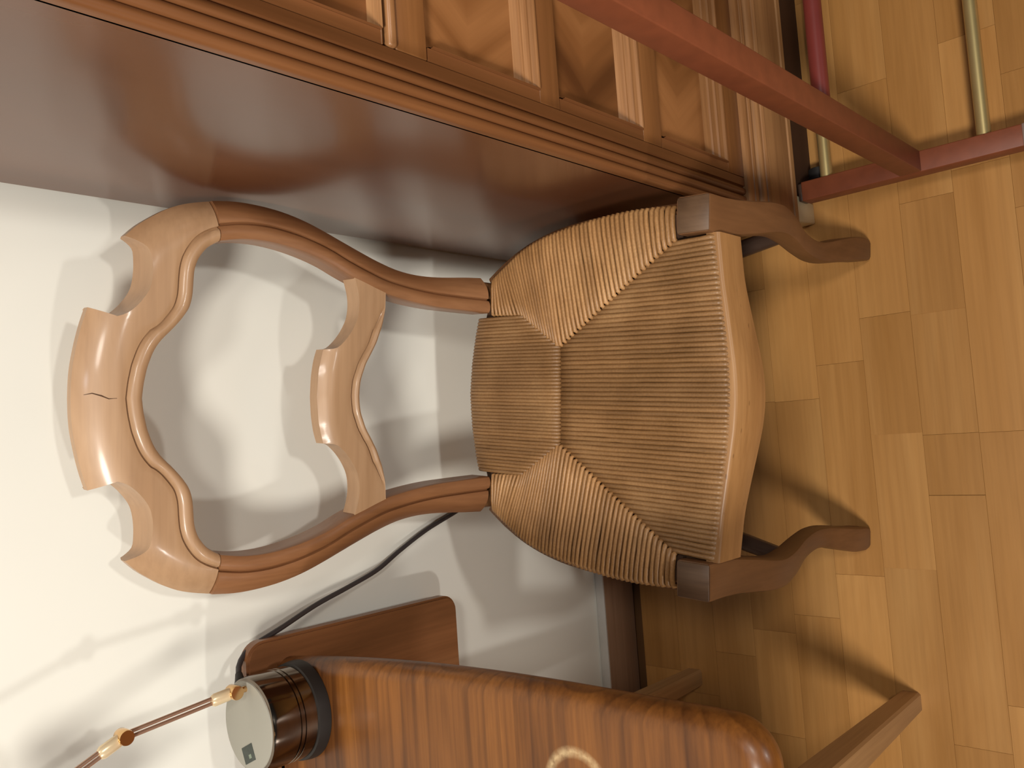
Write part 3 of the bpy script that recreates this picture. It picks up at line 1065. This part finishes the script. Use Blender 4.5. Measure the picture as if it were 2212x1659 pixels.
# the short side is slightly bowed: denser points, pulled in towards the back
plan2 = []
for a, b_ in zip(plan, plan[1:] + plan[:1]):
    plan2.append(a)
    if a[0] > TX1 - 0.01 and b_[0] > TX1 - 0.01 and abs(b_[1] - a[1]) > 0.1:
        for k in range(1, 24):
            plan2.append((a[0], a[1] + (b_[1] - a[1]) * k / 24))
plan = [((x - 0.145 * max(0.0, y - 0.45) ** 2) if x > -0.5 else x, y) for x, y in plan2]
rings = []
for k in range(13):
    a = -math.pi / 2 + math.pi * k / 12
    rings.append((TR * (1 - math.cos(a)) * 1.05, TZ - TR + TR * math.sin(a)))
verts, faces = [], []
npl = len(plan)
cxm, cym = (TX0 + TX1) / 2, (TY0 + TY1) / 2
for ins, z in rings:
    for i, (x, y) in enumerate(plan):
        a, b_ = Vector(plan[i - 1]), Vector(plan[(i + 1) % npl])
        t = (b_ - a)
        nrm = Vector((t.y, -t.x)).normalized()
        if nrm.dot(Vector((x - cxm, y - cym))) < 0:
            nrm = -nrm
        verts.append((x - nrm.x * ins, y - nrm.y * ins, z))
for i in range(len(rings) - 1):
    for j in range(npl):
        j2 = (j + 1) % npl
        faces.append((i * npl + j, i * npl + j2, (i + 1) * npl + j2, (i + 1) * npl + j))
faces.append(tuple(range(npl)))
faces.append(tuple((len(rings) - 1) * npl + j for j in range(npl)))
tt = mesh_obj('tabletop', verts, faces, M['table'], table, sharp=0.7)
tt.location = -TO          # mesh in room coordinates


def rrect_plate(name, x0, x1, z0, z1, y0, y1, r, mat, parent, off):
    pts = []
    for cx, cz, a0 in ((x1 - r, z0 + r, -90), (x1 - r, z1 - r, 0), (x0 + r, z1 - r, 90), (x0 + r, z0 + r, 180)):
        for k in range(9):
            a = math.radians(a0 + 90 * k / 8)
            pts.append((cx + r * math.cos(a), cz + r * math.sin(a)))
    bm = bmesh.new()
    f0 = bm.faces.new([bm.verts.new((x - off.x, y0 - off.y, z)) for x, z in pts])
    ret = bmesh.ops.extrude_face_region(bm, geom=[f0])
    for v in ret['geom']:
        if isinstance(v, bmesh.types.BMVert):
            v.co.y += y1 - y0
    rim = [e for e in bm.edges if abs(e.verts[0].co.y - e.verts[1].co.y) < 1e-6]
    bmesh.ops.bevel(bm, geom=rim, offset=0.003, segments=2, affect='EDGES')
    return bm_obj(name, bm, mat, parent, sharp=0.7)


rrect_plate('back_panel', TX0, -0.2055, 0.456, 0.776, 0.885, 0.904, 0.022, M['table_dark'], table, TO)
for lx, ly, tx, ty in ((-0.407, 0.449, -0.424, 0.449), (-0.420, 0.800, -0.432, 0.800), (-0.96, 0.449, -0.943, 0.449), (-0.95, 0.800, -0.94, 0.800)):
    verts, faces = [], []
    hb, ht_ = 0.0135, 0.026
    for (cx, cy, z, h) in ((lx, ly, 0.0, hb), (tx, ty, 0.705, ht_)):
        c = 0.003
        for dx, dy in ((-h + c, -h), (h - c, -h), (h, -h + c), (h, h - c), (h - c, h), (-h + c, h), (-h, h - c), (-h, -h + c)):
            verts.append((cx + dx - TO.x, cy + dy - TO.y, z))
    for j in range(8):
        faces.append((j, (j + 1) % 8, 8 + (j + 1) % 8, 8 + j))
    faces += [tuple(range(8)), tuple(range(8, 16))]
    mesh_obj('leg', verts, faces, M['table_leg'], table, smooth=False)
for lo, hi in (((-0.94, 0.44, 0.63), (-0.43, 0.458, 0.706)), ((-0.94, 0.79, 0.63), (-0.43, 0.808, 0.706)), ((-0.436, 0.458, 0.63), (-0.42, 0.79, 0.706)), ((-0.95, 0.458, 0.63), (-0.934, 0.79, 0.706))):
    box('apron', Vector(lo) - TO, Vector(hi) - TO, M['table_dark'], table, bevel=0.001)

# ------------------------------------------------------------------ the desk lamp
LB = Vector((-0.2755, 0.834, TZ + 0.0004))
lamp = empty('desk_lamp', LB)
tag(lamp, 'small desk lamp with dark chrome drum base and jointed brass arm on the table', 'lamp')
base = lathe('lamp_base', [(0.030, 0.0), (0.0505, 0.0), (0.0512, 0.004), (0.0500, 0.011), (0.0490, 0.012), (0.0490, 0.028), (0.0478, 0.0285), (0.0478, 0.0298), (0.0490, 0.0303), (0.0490, 0.0335), (0.0478, 0.034), (0.0478, 0.0353), (0.0490, 0.0358), (0.0490, 0.060), (0.0478, 0.0645), (0.0455, 0.0660), (0.020, 0.0662)], M['chrome'], lamp, seg=64)
lathe('base_ring', [(0.0500, -0.0), (0.0522, 0.0), (0.0524, 0.005), (0.0512, 0.0135), (0.0492, 0.0145)], M['black'], base, seg=64)
lathe('base_cover', [(0.0455, 0.0660), (0.0450, 0.0672), (0.0440, 0.0676), (0.01, 0.0676)], M['lamp_top'], base, seg=64)
st_ = bm_obj('sticker', box_bm((-0.0085, -0.0110, 0.0676), (0.0085, 0.0110, 0.0680)), M['sticker'], base)
st_.location = (-0.028, 0.000, 0)
st_.rotation_euler = (0, 0, math.radians(25))
box('sticker_mark', (-0.005, -0.005, 0.0680), (-0.001, 0.0, 0.0682), M['sticker_light'], base).parent = base
mk = [o for o in COL.objects if o.name.startswith('sticker_mark')][-1]
mk.location = (-0.028, 0.000, 0)
mk.rotation_euler = (0, 0, math.radians(25))
J0 = Vector((-0.2375, 0.834, 0.821)) - LB
J1 = Vector((-0.2490, 0.834, 0.9335)) - LB
J2 = Vector((-0.305, 0.825, 1.075)) - LB
tube('pivot_post', [J0 + Vector((0, 0, -0.0145)), J0], 0.0032, M['gold'], lamp, sides=14)


def joint(p, axis_dir):
    d = lathe('joint_disc', [(0.0035, -0.0075), (0.0068, -0.0075), (0.0072, -0.0065), (0.0072, 0.0065), (0.0068, 0.0075), (0.0035, 0.0075)], M['gold'], lamp, seg=28)
    d.location = p
    d.rotation_euler = (math.radians(90), 0, 0)
    return d


joint(J0, None)
joint(J1, None)
for a, b_ in ((J0, J1), (J1, J2)):
    dd = (b_ - a).normalized()
    perp = dd.cross(Vector((0, 1, 0))).normalized()
    arm = tube('arm', [a + dd * 0.006 + perp * 0.0024, b_ - dd * 0.006 + perp * 0.0024], 0.0019, M['copper'], lamp, sides=10)
    tube('rod', [a + dd * 0.006 - perp * 0.0024, b_ - dd * 0.006 - perp * 0.0024], 0.0019, M['copper'], arm, sides=10)
    # flattened clear sleeve over the lower end of each arm
    pth = [a + dd * 0.004, a + dd * 0.007, a + dd * 0.022, a + dd * 0.025]
    v, f = tube_data(pth, [0.0058, 0.0066, 0.0066, 0.005], 14, up=Vector((0, 1, 0)), squash=0.7)
    mesh_obj('sleeve', v, f, M['clear'], arm, sharp=0.9)
head = tube('shade', [J2 + Vector((0.004, 0.0, 0.012)), J2 + Vector((-0.004, -0.004, 0.008)), J2 + Vector((-0.025, -0.012, -0.004)), J2 + Vector((-0.055, -0.022, -0.022)), J2 + Vector((-0.075, -0.028, -0.034))],
            [0.010, 0.016, 0.022, 0.034, 0.040], M['gold'], lamp, sides=28)

# cable from the lamp down the wall to behind the chair
cab_pts = [(-0.238, 0.874, 0.792), (-0.230, 0.885, 0.787), (-0.222, 0.893, 0.779), (-0.212, 0.899, 0.762), (-0.199, 0.900, 0.722), (-0.183, 0.908, 0.667), (-0.171, 0.915, 0.612), (-0.158, 0.919, 0.563), (-0.139, 0.922, 0.521), (-0.117, 0.924, 0.468), (-0.096, 0.925, 0.402), (-0.07, 0.925, 0.33), (-0.03, 0.925, 0.27), (0.03, 0.922, 0.24)]
cable = tube('power_cable', [tuple(v) for v in spline(cab_pts, 70)], 0.0031, M['cable'], None, sides=10)
tag(cable, 'thin black power cable running from the lamp down the wall behind the chair', 'cable')
plug = tube('strain_relief', [(-0.244, 0.866, 0.7955), (-0.2415, 0.8695, 0.7945), (-0.238, 0.874, 0.792), (-0.233, 0.881, 0.789)], [0.0062, 0.0062, 0.0052, 0.0038], M['black'], cable, sides=14)

# ------------------------------------------------------------------ the rolling clothes rack
RX, RY = 0.3330, 0.360
rack = empty('clothes_rack', (RX, RY, 0))
tag(rack, 'oxblood red rolling clothes rack with brass floor rods, in front of the chest of drawers', 'clothes rack')
RO = Vector((RX, RY, 0))


def rbox(name, lo, hi, mat, parent=rack, bevel=0.0015):
    return box(name, Vector(lo) - RO, Vector(hi) - RO, mat, parent, bevel)


hb = 0.0142
for dx in (0.0, 0.92):
    x = RX + dx
    bar = rbox('base_bar', (x - hb, 0.225, 0.034), (x + hb, 0.512, 0.062), M['red'])
    rbox('end_cap', (x - hb - 0.0004, 0.185, 0.0336), (x + hb + 0.0004, 0.226, 0.0624), M['grey_cap'], bar)
    rbox('post', (x - hb, RY - hb, 0.062), (x + hb, RY + hb, 1.50), M['red'])
    rbox('end_cap', (x - hb + 0.001, 0.512, 0.0355), (x + hb - 0.001, 0.5185, 0.0585), M['dark'], bar)
    for yy, sx in ((0.500, 0.031), (0.205, 0.031)):
        st0 = tube('caster', [Vector((x + sx - 0.009, yy, 0.0165)) - RO, Vector((x + sx - 0.008, yy, 0.0165)) - RO, Vector((x + sx + 0.008, yy, 0.0165)) - RO, Vector((x + sx + 0.009, yy, 0.0165)) - RO], [0.0145, 0.0165, 0.0165, 0.0145], M['wheel'], rack, sides=24)
        tube('caster_fork', [Vector((x + sx * 0.3, yy, 0.034)) - RO, Vector((x + sx * 0.6, yy, 0.024)) - RO, Vector((x + sx, yy, 0.0165)) - RO], [0.008, 0.007, 0.005], M['black'], st0, sides=12)
for yy in (0.2705, 0.4775):
    tube('brass_rod', [Vector((RX + hb - 0.003, yy, 0.050)) - RO, Vector((RX + 0.92 - hb + 0.003, yy, 0.050)) - RO], 0.0086, M['brass'], rack, sides=20)
tube('cross_tube', [Vector((RX + hb - 0.003, 0.366, 0.33)) - RO, Vector((RX + 0.92 - hb + 0.003, 0.366, 0.33)) - RO], 0.0098, M['red_tube'], rack, sides=24)
tube('hanging_rail', [Vector((RX - 0.05, RY, 1.51)) - RO, Vector((RX + 0.97, RY, 1.51)) - RO], 0.0125, M['brass'], rack, sides=24)
